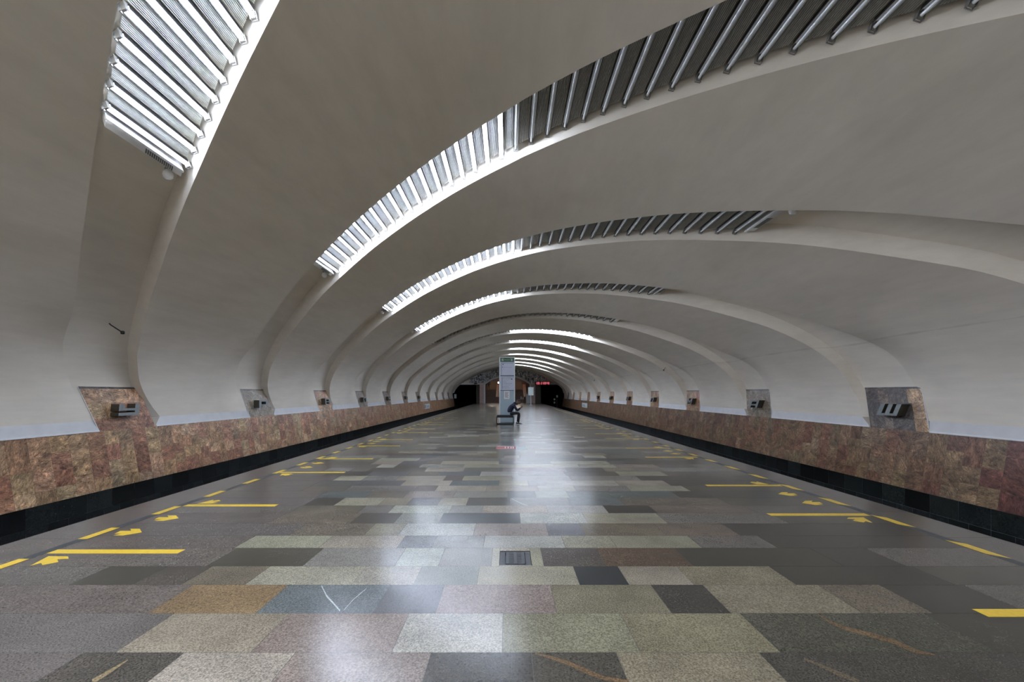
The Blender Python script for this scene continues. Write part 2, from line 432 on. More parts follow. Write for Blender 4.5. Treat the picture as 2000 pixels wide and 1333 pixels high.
# ------------------------------------------------------------------ floor
def s2l(*c): return tuple(((q / 255.0) ** 2.2) for q in c)
G = .80
def desat(c, f=.34):
    l = sum(c) / 3; return tuple(q + (l * t - q) * f for q, t in zip(c, (1.17, 1.02, .70)))
PAL = {k: desat(tuple(q * G for q in s2l(*v))) for k, v in dict(
    m=(104, 95, 90), b=(150, 141, 120), B=(138, 128, 106), d=(72, 68, 62), D=(84, 78, 68), l=(152, 150, 138), p=(136, 120, 110),
    g=(126, 124, 116), G=(110, 106, 98), u=(92, 94, 97), t=(92, 106, 106), o=(138, 108, 72), r=(98, 76, 62), n=(112, 99, 84), k=(60, 62, 64), v=(126, 118, 92)).items()}
rows = [
 (2.17, 2.633, 1275.5, [('m', 164), ('D', 360), ('b', 577), ('p', 842), ('d', 1038), ('D', 1203), ('v', 1482), ('d', 2100), ('m', 9e3)]),
 (2.633, 3.103, 1198.8, [('m', 341), ('B', 565), ('p', 799), ('l', 982.5), ('v', 1212), ('v', 1445), ('D', 1804), ('d', 9e3)]),
 (3.103, 3.564, 1143.2, [('m', 378), ('o', 563), ('t', 762), ('u', 869), ('p', 1075), ('v', 1271), ('d', 1372), ('v', 1596), ('n', 1716), ('d', 1880), ('m', 9e3)]),
 (3.564, 3.948, 1106.8, [('m', 217), ('d', 329), ('D', 416), ('n', 528), ('b', 716), ('b', 825), ('g', 937), ('b', 1119), ('k', 1206), ('B', 1321), ('v', 1501), ('d', 1780), ('D', 9e3)]),
 (3.948, 4.416, 1071, [('m', 465), ('D', 633), ('g', 793.5), ('l', 870), ('g', 962.6), ('b', 1055), ('D', 1164), ('r', 1317), ('d', 1580), ('d', 1688), ('m', 9e3)]),
 (4.416, 4.798, 1046.9, [('m', 500), ('b', 651), ('b', 792), ('u', 855), ('g', 947.5), ('l', 1096), ('b', 1189), ('B', 1342), ('G', 1478), ('d', 9e3)]),
 (4.798, 5.248, 1023.1, [('m', 600), ('n', 734), ('B', 795), ('l', 930), ('p', 1065), ('u', 1131), ('n', 1276), ('n', 1408), ('d', 9e3)]),
 (5.248, 5.703, 1002.8, [('m', 560), ('n', 708), ('D', 786.5), ('g', 867), ('k', 1015), ('l', 1136.5), ('b', 1280), ('G', 1500), ('D', 9e3)]),
 (5.703, 6.09, 988, [('m', 590), ('n', 716), ('G', 772), ('l', 884), ('g', 944), ('b', 1066), ('l', 1177), ('d', 1266), ('n', 1450), ('m', 9e3)]),
 (6.09, 6.54, 972.8, [('m', 620), ('d', 675), ('b', 755), ('B', 807), ('u', 863), ('b', 916), ('D', 996), ('g', 1108), ('t', 1206), ('n', 1400), ('D', 9e3)]),
 (6.54, 6.985, 959.9, [('m', 640), ('t', 730), ('n', 800), ('p', 891), ('g', 991), ('u', 1044), ('l', 1105), ('t', 1308), ('d', 9e3)]),
 (6.985, 7.39, 949.4, [('m', 610), ('n', 688), ('G', 818), ('r', 856.5), ('b', 951), ('b', 1049), ('l', 1119), ('g', 1220), ('b', 1330), ('D', 9e3)]),
 (7.39, 7.83, 939.2, [('m', 630), ('u', 716), ('u', 793), ('b', 884), ('t', 975), ('b', 1030), ('g', 1063), ('l', 1199), ('b', 1294), ('d', 9e3)]),
 (7.83, 8.28, 930, [('m', 667), ('b', 720), ('g', 783), ('b', 872), ('r', 907), ('b', 1000), ('l', 1110), ('g', 1240), ('D', 9e3)]),
 (8.28, 8.73, 921.7, [('m', 650), ('d', 727), ('u', 804), ('n', 860), ('t', 940), ('l', 1012), ('g', 1100), ('D', 1200), ('b', 1290), ('m', 9e3)]),
]
fl = MB()
XL, XR = -4.33, 4.45
def tile(x0, x1, y0, y1, c):
    g = .0016
    if x1 - x0 > .01: fl.face([(x0 + g, y0 + g, 0), (x1 - g, y0 + g, 0), (x1 - g, y1 - g, 0), (x0 + g, y1 - g, 0)], c)
def rndrow(y0, y1):
    x = XL
    while x < XR:
        x2 = min(x + R.choice([.36, .5, .62, .75, .9, 1.1, 1.25]), XR)
        edge = abs((x + x2) / 2) > 2.9
        c = R.choice('mmGDng') if edge else R.choice('bbBgglpnuGDtv' + 'drk'[R.randrange(3)])
        tile(x, x2, y0, y1, vary(PAL[c], .1)); x = x2
HOLE = (-.08, .205, 3.972, 4.33)                        # drain opening
for y0, y1, yt, tl in rows:
    x = XL
    for c, px in tl:
        x2 = min(max((px - VX) * H / (yt - VY), XL), XR)
        if px == 1055 and yt == 1071:                      # pieces round the drain
            hx0, hx1, hy0, hy1 = HOLE
            for a, b, c0, d0 in ((x, hx0, y0, y1), (hx1, x2, y0, y1), (hx0, hx1, hy1, y1), (hx0, hx1, y0, hy0)): tile(a, b, c0, d0, vary(PAL['b'], .05))
        else: tile(x, x2, y0, y1, vary(PAL[c], .05))
        x = x2
y = 8.73
while y < 84:
    y2 = y + R.choice([.455, .445, .39, .46]); rndrow(y, y2); y = y2
y = 2.17
while y > YBACK:
    y2 = y - R.choice([.455, .39, .46]); rndrow(y2, y); y = y2
for x0, x1 in ((-5.0, XL), (XR, 5.06)):
    y = YBACK
    while y < 84:
        y2 = y + R.uniform(.9, 1.4); tile(x0, x1, y, y2, vary(PAL['m'], .05)); y = y2
gy = -.0012
hx0, hx1, hy0, hy1 = HOLE
for a, b, c, d in ((-5, hx0, YBACK, 95), (hx1, 5.06, YBACK, 95), (hx0, hx1, YBACK, hy0), (hx0, hx1, hy1, 95)):
    fl.face([(a, c, gy), (b, c, gy), (b, d, gy), (a, d, gy)], (.09, .085, .075))
for a, b in ((-5.0, -1), (5.06, 1)):
    q = [(a, YBACK, 0), (a, 95, 0), (a, 95, -.12), (a, YBACK, -.12)]
    fl.face(q if b < 0 else q[::-1], PAL['m'])
# mineral veins crossing some slabs
def gp(px, py): return ((px - VX) * H / (py - VY), FPX * H / (py - VY))
def vein(pts, wpx, c):
    for (a, wa), (b, wb) in zip(zip(pts, wpx), zip(pts[1:], wpx[1:])):
        p = [gp(a[0], a[1] - wa), gp(a[0], a[1] + wa), gp(b[0], b[1] + wb), gp(b[0], b[1] - wb)]
        fl.face([(x, y, .0006) for x, y in p], c)
OR = tuple(q * G for q in s2l(112, 90, 66))
vein([(1045, 1277), (1075, 1285), (1110, 1296), (1145, 1312), (1180, 1326), (1228, 1333)], [1, 3, 4, 5, 4, 4], OR)
vein([(1598, 1201), (1622, 1217), (1650, 1228), (1700, 1241), (1745, 1254), (1790, 1274), (1826, 1280)], [1, 2.5, 3.5, 4.5, 5, 4, 1], OR)
vein([(1570, 1287), (1600, 1300), (1640, 1318), (1680, 1333)], [2, 3, 5, 3], tuple(q * G for q in s2l(105, 92, 74)))
vein([(250, 1290), (215, 1312), (180, 1333)], [1, 4, 5], tuple(q * G for q in s2l(135, 118, 88)))
LT = tuple(q * G for q in s2l(185, 188, 180))
vein([(628, 1145), (638, 1165), (652, 1180), (664, 1194)], [2, 2.5, 2, 2], LT)
vein([(716, 1150), (690, 1172), (672, 1192)], [.7, .8, .8], LT)
vein([(1000, 975), (1020, 985), (1030, 988)], [.4, .6, .4], LT)
fo = fl.build('floor', ['granite'])
tag(fo, 'polished platform floor of mixed brown and grey granite slabs', kind='structure')

# drain
dr = thing('floor_drain', 'dark cast-iron drain grate set in the floor slabs near the camera', 'drain', (0, 0, 0))
hx0, hx1, hy0, hy1 = HOLE
mb = MB(); mb.box(hx0 + .003, hx1 - .003, hy0 + .003, hy1 - .003, -.06, -.035)
for a, b, c, d in ((hx0 + .003, hx0 + .05, hy0 + .003, hy1 - .003), (hx1 - .05, hx1 - .003, hy0 + .003, hy1 - .003), (hx0 + .05, hx1 - .05, hy0 + .003, hy0 + .03), (hx0 + .05, hx1 - .05, hy1 - .03, hy1 - .003)):
    mb.box(a, b, c, d, -.035, -.004)
mb.build('drain_frame', 'iron', dr)
mb = MB(); gx0, gx1, gy0, gy1 = hx0 + .056, hx1 - .056, hy0 + .036, hy1 - .036
mb.box(gx0, gx0 + .03, gy0, gy1, -.033, 0); mb.box(gx1 - .03, gx1, gy0, gy1, -.033, 0); xm = (gx0 + gx1) / 2
mb.box(xm - .013, xm + .013, gy0, gy1, -.033, 0)
n = 11
for i in range(n):
    yy = gy0 + (gy1 - gy0) * (i + .5) / n
    mb.box(gx0 + .03, xm - .013, yy - .009, yy + .009, -.03, -.002); mb.box(xm + .013, gx1 - .03, yy - .009, yy + .009, -.03, -.002)
mb.build('drain_grate', 'iron', dr)

# ------------------------------------------------------------------ floor markings
def flat(name, polys, m, z=.0012, parent=None):
    mb = MB(); h = .0008
    for p in polys:
        a = sum(p[i][0] * p[(i + 1) % len(p)][1] - p[(i + 1) % len(p)][0] * p[i][1] for i in range(len(p)))
        if a < 0: p = p[::-1]
        mb.face([(x, y, z) for x, y in p])
        for i in range(len(p)):
            (x0, y0), (x1, y1) = p[i], p[(i + 1) % len(p)]; mb.face([(x0, y0, z - h), (x1, y1, z - h), (x1, y1, z), (x0, y0, z)])
    return mb.build(name, m, parent)
lines = {}
for side, xa, xb, y0 in (('left', -4.43, -4.335, 3.72), ('right', 4.46, 4.56, 4.25)):
    ln = thing('safety_line', 'dark tape with yellow dashes along the %s platform edge' % side, 'floor marking')
    flat('dark_tape', [[(xa + .005, YBACK), (xb - .005, YBACK), (xb - .005, 46), (xa + .005, 46)]], 'tapedark', .0011, ln)
    base = None; y = y0 - .96 * 3
    while y < 44:
        # slanted ends on the right-hand line
        sk = .12 if side == 'right' else .0
        if base is None:
            base = flat('yellow_dash', [[(xa, 0), (xb, -sk), (xb, .40 - sk), (xa, .40)]], 'yellow', .0022, ln); d = base
        else:
            d = base.copy(); C.objects.link(d); d.parent = ln
        d.location = (0, y, 0); y += .96
AR = [(-.105 - .0, .0)]
def px_poly(pts, ox, oy, sc):
    return [gp(ox + x / sc, oy + y / sc) for x, y in pts]
A_ = px_poly([(92, 695), (263, 605), (445, 608), (450, 630), (345, 635), (355, 660), (205, 688), (195, 668)], 40, 960, 4.762)
B_ = px_poly([(885, 393), (940, 366), (1038, 366), (1033, 347), (1120, 347), (1140, 380), (965, 410), (872, 408), (955, 392)], 40, 960, 4.762)
def center(p): return (sum(q[0] for q in p) / len(p), sum(q[1] for q in p) / len(p))
def rel(p):
    c = center(p); return [(x - c[0], y - c[1]) for x, y in p], c
Ar, Ac = rel(A_); Br, Bc = rel(B_)
def mk(name, poly, x, y, mirror, flip, label, cat, grp):
    p = [((-a if mirror else a) + x, (-b if flip else b) + y) for a, b in poly]
    o = flat(name, [p], 'yellow', .0016); tag(o, label, cat, grp); return o
doorsL = [(4.315, 6.09), (8.63, 10.43), (13.02, 14.75)] + [(17.4 + 4.38 * i, 19.18 + 4.38 * i) for i in range(3)]
doorsR = [(1.32, 3.108), (5.63, 7.41), (10.7, 12.5), (15.1, 16.9)] + [(19.5 + 4.4 * i, 21.3 + 4.4 * i) for i in range(2)]
def ordn(i): return ORD[i]
for side, ds, mir in (('left', doorsL, False), ('right', doorsR, True)):
    sx = 1 if not mir else -1; xc = 0 if not mir else .06
    nb = na = 0
    for i, (ya, yb) in enumerate(ds):
        farone = i > 5
        for j, y in enumerate((ya, yb)):
            if side == 'right' and i == 0 and j == 0: continue
            x0, x1 = (-4.325, -3.10) if not mir else (3.22, 4.44)
            o = flat('yellow_bar', [[(x0, y - .055), (x1, y - .055), (x1, y + .055), (x0, y + .055)]], 'yellow', .0014)
            lab = 'yellow stripe across the floor at the %s platform edge, %s from the camera' % (side, ORD[nb]) if nb < 12 else 'distant faint yellow stripe at the %s platform edge, beyond the twelfth' % side
            tag(o, lab, 'floor stripe', 'yellow stripes at the %s edge' % side); nb += 1
        for nm, poly, yy, fp, Cx in (('boarding_arrow', Ar, ya - .24, False, Ac[0]), ('exit_arrow', Br, ya + .60, False, Bc[0]), ('exit_arrow', Br, ya + 1.15, False, Bc[0]), ('boarding_arrow', Ar, yb + .21, True, Ac[0])):
            if side == 'right' and i == 0: continue
            o = mk(nm, poly, Cx * sx + xc, yy, mir, fp, None, None, None)
            word = {0: 'first', 1: 'second', 2: 'third', 3: 'fourth'}[na % 4]
            dn = i if side == 'left' else i - 1
            lab = ('yellow floor arrow at the %s edge, %s of four at the %s door mark' % (side, word, ORD[dn])) if i < 5 else 'distant faint yellow arrow on the floor along the %s edge' % side
            tag(o, lab, 'floor arrow', 'yellow arrows at the %s edge' % side); na += 1

st = thing('floor_sticker', 'red notice sticker on the floor in front of the bench', 'sticker')
flat('backing', [[(-.34, 12.25), (.20, 12.25), (.20, 12.95), (-.34, 12.95)]], 'red', .001, st)
flat('pale_lines', [[(-.31 + .0, y), (.17, y), (.17, y + .035), (-.31, y + .035)] for y in (12.3, 12.86)] + [[(x, 12.42), (x + .025, 12.42), (x + .025, 12.78), (x, 12.78)] for x in (-.1, -.02, .06, .12)], 'paper', .0022, st)
hp = flat('floor_hatch', [[(.235, 12.0), (.50, 12.0), (.50, 12.8), (.235, 12.8)]], 'box', .0012)
tag(hp, 'pale grey metal hatch plate in the floor beside the red sticker', 'hatch')

# ------------------------------------------------------------------ groove luminaires
PITCH = .233; NH = 19
TUBES = [(-NH + .5 + i) * PITCH for i in range(2 * NH)]
def frame_at(x, depth, v):
    t = t_of_x(x); px, pz, nx, nz = prof_at(t)
    return Vector((px + nx * depth, skew(px, pz) + v, pz + nz * depth)), math.atan2(nx, nz)
# shared meshes
def hide_tmp(o): C.objects.unlink(o); return o.data
mb = MB(); mb.tube([(0, -.62, 0), (0, .62, 0)], .016, 8); TUBE_ON = hide_tmp(mb.build('fluorescent_tube', 'tube_on'))
mb = MB(); mb.tube([(0, -.62, 0), (0, .62, 0)], .016, 8); TUBE_OFF = hide_tmp(mb.build('fluorescent_tube', 'tube_off'))
mb = MB()
mb.box(-.036, .036, -.60, .60, .045, .06, mi=1); mb.box(-.034, .034, -.60, .60, .040, .045, mi=2)
for sx in (-1, 1):                                      # trough sides: dark outside, white inside
    mb.box(min(sx * .034, sx * .038), max(sx * .034, sx * .038), -.60, .60, .012, .06, mi=1)
    mb.box(min(sx * .031, sx * .034), max(sx * .031, sx * .034), -.60, .60, .013, .045, mi=2)
for e in (-1, 1):
    mb.box(-.02, .02, e * .632 - .012, e * .632 + .012, -.022, .05)
    for sx in (-1, 1): mb.box(sx * .032 - .004, sx * .032 + .004, e * .64 - .02, e * .64 + .02, -.03, .05)
    mb.box(-.034, .034, e * .655 - .004, e * .655 + .004, -.034, -.026)
HOLD = hide_tmp(mb.build('lamp_holder', ['clip', 'darkch', 'whitepaint']))
mb = MB(); wP = PITCH - .088; n = 8; sw = wP / n
for i in range(n):                                      # rounded slats over a dark backing sheet
    xc = -wP / 2 + sw * (i + .5); rws = []
    for u, z in ((-.40, .012), (-.25, .002), (0, -.002), (.25, .002), (.40, .012)):
        x = xc + u * sw; rws.append([(x, -.61 - .95 * x, z), (x, .61 - .95 * x, z)])
    mb.grid(rws, 0, True)
x0, x1 = -wP / 2, wP / 2
mb.box(x0, x1, -.60, .60, .016, .02, mi=1, T=lambda q: Vector((q.x, q.y - .95 * q.x, q.z)))
PANEL = hide_tmp(mb.build('reflector_panel', ['alu', 'darkch']))
def copyob(data, name, parent, loc, rot):
    o = bpy.data.objects.new(name, data); C.objects.link(o); o.parent = parent; o.location = loc; o.rotation_euler = rot; return o
def luminaire(k):
    lit = 'left' if k <= 3 else (None if k == 4 else 'right')
    how = {'left': 'left half lit', None: 'all unlit', 'right': 'right half lit'}[lit]
    n = k
    lab = 'curved tube row in the %s vault groove from the camera, %s' % (ORD[n], how)
    root = thing('groove_luminaire', lab, 'light fixture', (0, k * S, 0), 'tube rows in the vault grooves')
    for i, x in enumerate(TUBES):
        p, a = frame_at(x, .15, -.70)
        on = (lit == 'left' and x < 0) or (lit == 'right' and x > 0)
        if k == 2 and .0 < x < .2: on = True
        t = copyob(TUBE_ON if on else TUBE_OFF, 'fluorescent_tube', root, p, (0, a, 0))
        copyob(HOLD, 'lamp_holder', t, (0, 0, 0), (0, 0, 0))
        if i < len(TUBES) - 1:
            p, a = frame_at(x + PITCH / 2, .20, -.70)
            copyob(PANEL, 'reflector_panel', root, p, (0, a, 0))
    for sgn in (-1, 1):                                   # end housings with a perforated grille
        p, a = frame_at(sgn * (NH * PITCH + .05), .15, -.70)
        mb = MB()
        T = lambda q: Vector((q.x, q.y - .95 * q.x, q.z))
        mb.box(-.065, .065, -.60, .60, .02, .12, T=T)
        mb.box(-.065 if sgn > 0 else .03, -.03 if sgn > 0 else .065, -.60, .60, -.01, .02, T=T)
        h = mb.build('end_housing', 'whitepaint', root); h.location = p; h.rotation_euler = (0, a, 0)
        if k <= 3:
            mb = MB()
            for r_ in range(6):
                for c_ in range(14):
                    cx, cy = (-.052 + r_ * .0135) * (-1 if sgn > 0 else 1), -.02 + c_ * .034
                    mb.box(cx - .0048, cx + .0048, cy - .011, cy + .011, .016, .021, T=T)
            g = mb.build('grille', 'letter', h)
    # stem lamp at each end
    for sgn in (-1, 1):
        if k > 4: continue
        if k == 0 and sgn > 0 or k == 1 and sgn > 0: continue
        p, a = frame_at(sgn * (NH * PITCH + .20), .33, -.22 if sgn < 0 else -.95)
        p = p + Vector((0, k * S, 0))
        lp = thing('globe_lamp', 'small white globe lamp at the %s end of the tubes in the %s vault groove' % ('left' if sgn < 0 else 'right', ORD[k]), 'lamp', p, 'globe lamps at the groove ends')
        mb = MB(); mb.lathe([(.012, .06), (.03, .058), (.032, -.01), (.042, -.015), (.042, -.035), (.02, -.04)][::-1], 14); mb.build('socket', 'clip', lp)
        mb = MB(); mb.lathe([(.001, -.175), (.03, -.17), (.058, -.15), (.07, -.115), (.066, -.08), (.05, -.055), (.034, -.036), (.001, -.034)], 18); mb.build('globe', 'globe', lp)
for k in range(0, 12): luminaire(k)

# ------------------------------------------------------------------ end wall, tunnels, stair hall
YE = 69.6
def cm(px, py, Y): return ((px - VX) * Y / FPX, H - (py - VY) * Y / FPX)
ew = MB(); zl = 2.86; ac = -.15; aw = 3.5
def arch(u): return 2.86 + 1.28 * max(0, 1 - u * u)   # u in -1..1
# wall above the openings, in vertical strips up to the vault
xs = sorted(set([round(-8.7 + .3 * i, 3) for i in range(59)] + [ac - aw, ac + aw, -4.95, 5.0]))
def ztop(x): return float(np.interp(x, PROF[:, 0], PROF[:, 1])) + .6
for a, b in zip(xs, xs[1:]):
    def zb(x): return arch((x - ac) / aw) if abs((a + b) / 2 - ac) < aw else zl
    ew.face([(a, YE, zb(a)), (b, YE, zb(b)), (b, YE, ztop(b)), (a, YE, ztop(a))])
for a, b, mi, dy in ((-4.95, -4.4, 2, .7), (-4.4, ac - aw, 1, 0), (ac + aw, 4.1, 1, 0), (4.1, 5.0, 2, .7)):
    ew.box(a, b, YE + dy, YE + 1.2, -1.2, zl, mi=mi)
ew.face([(-8.9, YE, zl), (-4.95, YE, zl), (-4.95, YE + 1.2, zl), (-8.9, YE + 1.2, zl)]); ew.face([(5, YE, zl), (8.9, YE, zl), (8.9, YE + 1.2, zl), (5, YE + 1.2, zl)])
tag(ew.build('wall_end', ['plaster', 'pier', 'letterside']), 'end wall of the platform hall with an arched stair opening and two tunnel mouths', kind='structure')
for n, (xa, xb) in enumerate(((-8.9, -4.95), (5.0, 8.9))):
    mb = MB()
    y0, y1 = YE + .02, 95
    mb.face([(xa, y1, -1.2), (xb, y1, -1.2), (xb, y1, 3), (xa, y1, 3)])
    mb.face([(xa, y0, -1.2), (xa, y1, -1.2), (xa, y1, 3), (xa, y0, 3)]); mb.face([(xb, y0, -1.2), (xb, y1, -1.2), (xb, y1, 3), (xb, y0, 3)])
    mb.face([(xa, y0, 2.95), (xb, y0, 2.95), (xb, y1, 2.95), (xa, y1, 2.95)])
    # rounded outer haunch of the mouth
    sg = -1 if n == 0 else 1; pts = []
    for i in range(9):
        t = i / 8; x, z = sg * (7.45 + 1.0 * math.sin(t * math.pi / 2)), 2.90 - 1.35 * (1 - math.cos(t * math.pi / 2))
        pts.append((x, YE - .25, z))
    tag(mb.build('wall_tunnel_' + ('left', 'right')[n], 'dark'), 'dark running tunnel behind the end wall, on the %s' % ('left', 'right')[n], kind='structure')
# pale arch band
mb = MB(); ro = []; n = 28
for i in range(n + 1):
    u = -1 + 2 * i / n; x = ac + u * aw; z = arch(u)
    ro.append([(x, YE - .14, z - .02), (x, YE - .14, z + .24), (x, YE + .02, z + .24)])
mb.grid(ro, 0, True); mb.grid([[(q[0][0], YE + .6, q[0][2]), q[0]] for q in ro], 0, True)
for sx in (-1, 1):
    x = ac + sx * aw; mb.box(x - .12, x + .12, YE - .14, YE + .3, 0, 2.92)
tag(mb.build('trim_30', 'whitepaint'), 'pale band framing the arched stair opening', kind='structure')
# lintel over tunnels
for n, (xa, xb) in enumerate(((-7.9, -4.9), (4.9, 7.7))):
    mb = MB(); mb.box(xa, xb, YE - .35, YE - .02, zl - .02, zl + .2)
    tag(mb.build('trim_%d' % (31 + n), 'whitepaint'), 'pale lintel over the %s tunnel mouth' % ('left', 'right')[n], kind='structure')
# mural relief above the arch
mb = MB(); nx_, nz_ = 90, 16; ro = []
for i in range(nx_ + 1):
    u = i / nx_; x = -6.0 + 11.6 * u; r_ = []
    ua = (x - ac) / aw
    lo = (arch(ua) + .28) if abs(ua) < 1 else 3.12
    hi = float(np.interp(x, PROF[:, 0], PROF[:, 1])) - .04
    for j in range(nz_ + 1):
        z = lo + (max(hi, lo + .02) - lo) * j / nz_
        r_.append((x + (.35 * (1 - j / nz_) if i == 0 else 0), YE - .12 - R.uniform(0, .16), z))
    ro.append(r_)
mb.grid(ro, 0, False, flip=True)
tag(mb.build('mural', 'mural'), 'black and white carved mural above the arched stair opening', 'mural')

# stair hall: floor is shared; side walls, two flights, landing, back wall
hall = MB(); hw = 4.6; Y0, Y1 = YE + 1.0, 92.0
hall.face([(-hw, Y0, -.01), (-hw, Y1, -.01), (-hw, Y1, 6), (-hw, Y0, 6)]); hall.face([(hw, Y0, 0), (hw, Y1, 0), (hw, Y1, 6), (hw, Y0, 6)][::-1])
hall.face([(-hw, Y1, 0), (hw, Y1, 0), (hw, Y1, 6), (-hw, Y1, 6)]); hall.face([(-hw, Y0, 6), (hw, Y0, 6), (hw, Y1, 6), (-hw, Y1, 6)], mi=1)
tag(hall.build('wall_hall', ['brown', 'plaster']), 'red-brown stone walls of the stair hall beyond the arch', kind='structure')
for n, (xa, xb) in enumerate(((-4.0, -2.05), (1.05, 2.5))):
    mb = MB(); ns = 14; rise = 2.15 / ns; y = 74.5
    for i in range(ns):
        mb.box(xa, xb, y + i * .32, 92, i * rise, (i + 1) * rise)
    for i in range(10):
        mb.box(xa, xb, 82 + i * .32, 92, 2.15 + i * rise, 2.15 + (i + 1) * rise)
    tag(mb.build('floor_stairs_%d' % (n + 1), 'wood'), 'brown stone stair flight rising beyond the arch on the %s' % ('left', 'right')[n], kind='structure')
for n, (xa, xb) in enumerate(((-2.05, -1.4), (2.5, 3.0))):
    mb = MB()
    p = [(74.0, 0), (92, 0), (92, 3.2), (80, 3.1), (78.5, 2.7), (74.6, .95), (74.0, .95)]
    for x in (xa, xb): mb.face([(x, a, b) for a, b in (p if x == xb else p[::-1])])
    for i in range(len(p)):
        (a, b), (c, d) = p[i], p[(i + 1) % len(p)]; mb.face([(xa, a, b), (xb, a, b), (xb, c, d), (xa, c, d)][::-1])
    tag(mb.build('wall_parapet_%d' % (n + 1), 'brown'), 'red stone parapet beside the %s stair flight' % ('left', 'right')[n], kind='structure')
for n, (x, y, z) in enumerate(((-1.62, 73.6, 3.25), (-2.9, 79.5, 5.3), (1.8, 79.5, 5.3))):  # parapet lamp, then two unseen ones added high up to brighten the hall
    lp = thing('hall_lamp_and_fill', ['warm lamp over the left stair parapet', 'unseen warm lamp added to brighten the left stair flight', 'unseen warm lamp added to brighten the right stair flight'][n], 'lamp', (x, y, z))
    mb = MB(); q = .6 if n < 1 else 1; mb.lathe([(.001, -.14), (.10 * q, -.11), (.14 * q, 0), (.10 * q, .11), (.001, .14)], 14); mb.build('globe', 'lamp' if n else 'lampsoft', lp)
    mb = MB(); mb.tube([(0, 0, .12), (0, 0, 5.99 - z)], .02, 8); mb.build('stem', 'clip', lp)

# ------------------------------------------------------------------ information pillar
PY = 23.4
pl = thing('information_pillar', 'tall grey information pillar with a green header standing behind the bench', 'information pillar', (-.065, PY, 0))
pw = .405; fh = 3.37
mb = MB(); mb.box(-pw + .03, pw - .03, .02, .42, .02, fh - .01); mb.build('body', 'panel', pl)
mb = MB()
for sx in (-1, 1): mb.box(min(sx * pw, sx * (pw - .05)), max(sx * pw, sx * (pw - .05)), -.01, .45, 0, fh)
mb.box(-pw + .05, pw - .05, -.005, .44, fh - .03, fh + .0)
mb.build('frame', 'frame', pl)
def zpx(py): return H - (py - VY) * PY / FPX
def panelpart(name, m, za, zb, x0=-pw + .055, x1=pw - .055, d=.018):
    mb = MB(); mb.box(x0, x1, .02 - d, .025, za, zb); return mb.build(name, m, pl)
hd = panelpart('header', 'green', zpx(707.0), fh - .04)
TF = lambda x0, z0, d: (lambda u, v: (x0 + u, d, z0 + v))
mb = MB(); zc = (zpx(707) + fh - .04) / 2
for sx in (-1, 1):
    cx = sx * .235; a = .05
    for q in ((-a, a, a - .014, a), (-a, a, -a, -a + .014), (-a, -a + .014, -a, a), (a - .014, a, -a, a)):
        mb.box(cx + q[0], cx + q[1], -.003, .0015, zc + q[2], zc + q[3])
    mb.face([(cx - .02, -.0025, zc - .02), (cx + .02, -.0025, zc - .02), (cx, -.0025, zc + .025)])
text_mb('Выход Exit', .056, TF(0, zc - .02, -.002), mb, align='CENTER')
mb.build('header_lettering', 'paper', hd)
s1 = panelpart('upper_sign', 'sheet', zpx(733.5), zpx(708.5))
mb = MB()
x0 = -pw + .10
mb.box(x0, pw - .07, -.002, .0018, zpx(709.5) - .012, zpx(709.5)); mb.box(x0, x0 + .014, -.002, .0018, zpx(733), zpx(709.5))
zt = zpx(712.6)
mb.face([(x0 + .05, -.002, zt + .03), (x0 + .13, -.002, zt + .03), (x0 + .09, -.002, zt - .03)][::-1])
z2 = zpx(717.6); mb.box(x0 + .05, x0 + .085, -.002, .0018, z2 - .018, z2 + .018)
text_mb('Проспект Космонавтов', .038, TF(x0 + .115, z2 - .018, -.002), mb); mb.build('sign_lettering', 'ink', s1)
mb = MB(); mb.box(-pw + .05, pw - .05, .005, .022, zpx(735.2), zpx(733.7)); mb.build('joint_strip', 'ink', pl)
s2 = panelpart('lower_sign', 'sheet', zpx(762.5), zpx(735.8))
mb = MB()
mb.box(x0, pw - .07, -.002, .0018, zpx(737.5) - .012, zpx(737.5)); mb.box(x0, x0 + .014, -.002, .0018, zpx(762), zpx(737.5))
for i, wd in enumerate(('Машиностроителей', 'Уральская', 'Динамо', 'Площадь 1905 года', 'Геологическая', 'Чкаловская', 'Ботаническая')):
    z = zpx(740.0 + i * 3.05); mb.box(x0 + .05, x0 + .085, -.002, .0018, z - .018, z + .018)
    text_mb(wd, .047, TF(x0 + .115, z - .02, -.002), mb)
zt = zpx(741); mb.face([(.19, -.002, zt), (.23, -.002, zt + .035), (.23, -.002, zt - .035)][::-1]); mb.face([(.23, -.002, zt + .02), (.27, -.002, zt + .02), (.27, -.002, zt - .02), (.23, -.002, zt - .02)][::-1])
mb.build('sign_lettering', 'ink', s2)
mb = MB(); mb.box(-pw + .05, pw - .05, .005, .022, zpx(763.6), zpx(762.6)); mb.build('joint_strip', 'ink', pl)
nt = thing('paper_notice', 'white printed notice taped on the information pillar', 'notice', (-.065, PY, 0))
mb = MB(); mb.box(-.155, .12, .014, .0195, zpx(779.5), zpx(764.3)); mb.build('sheet', 'paper', nt)
mb = MB()
for i in range(7):
    z = zpx(766.5 + 1.7 * i); mb.box(-.12, .085 - (.05 if i % 3 == 2 else 0), .0125, .0142, z - .011, z + .008)
mb.build('print', 'ink', nt)

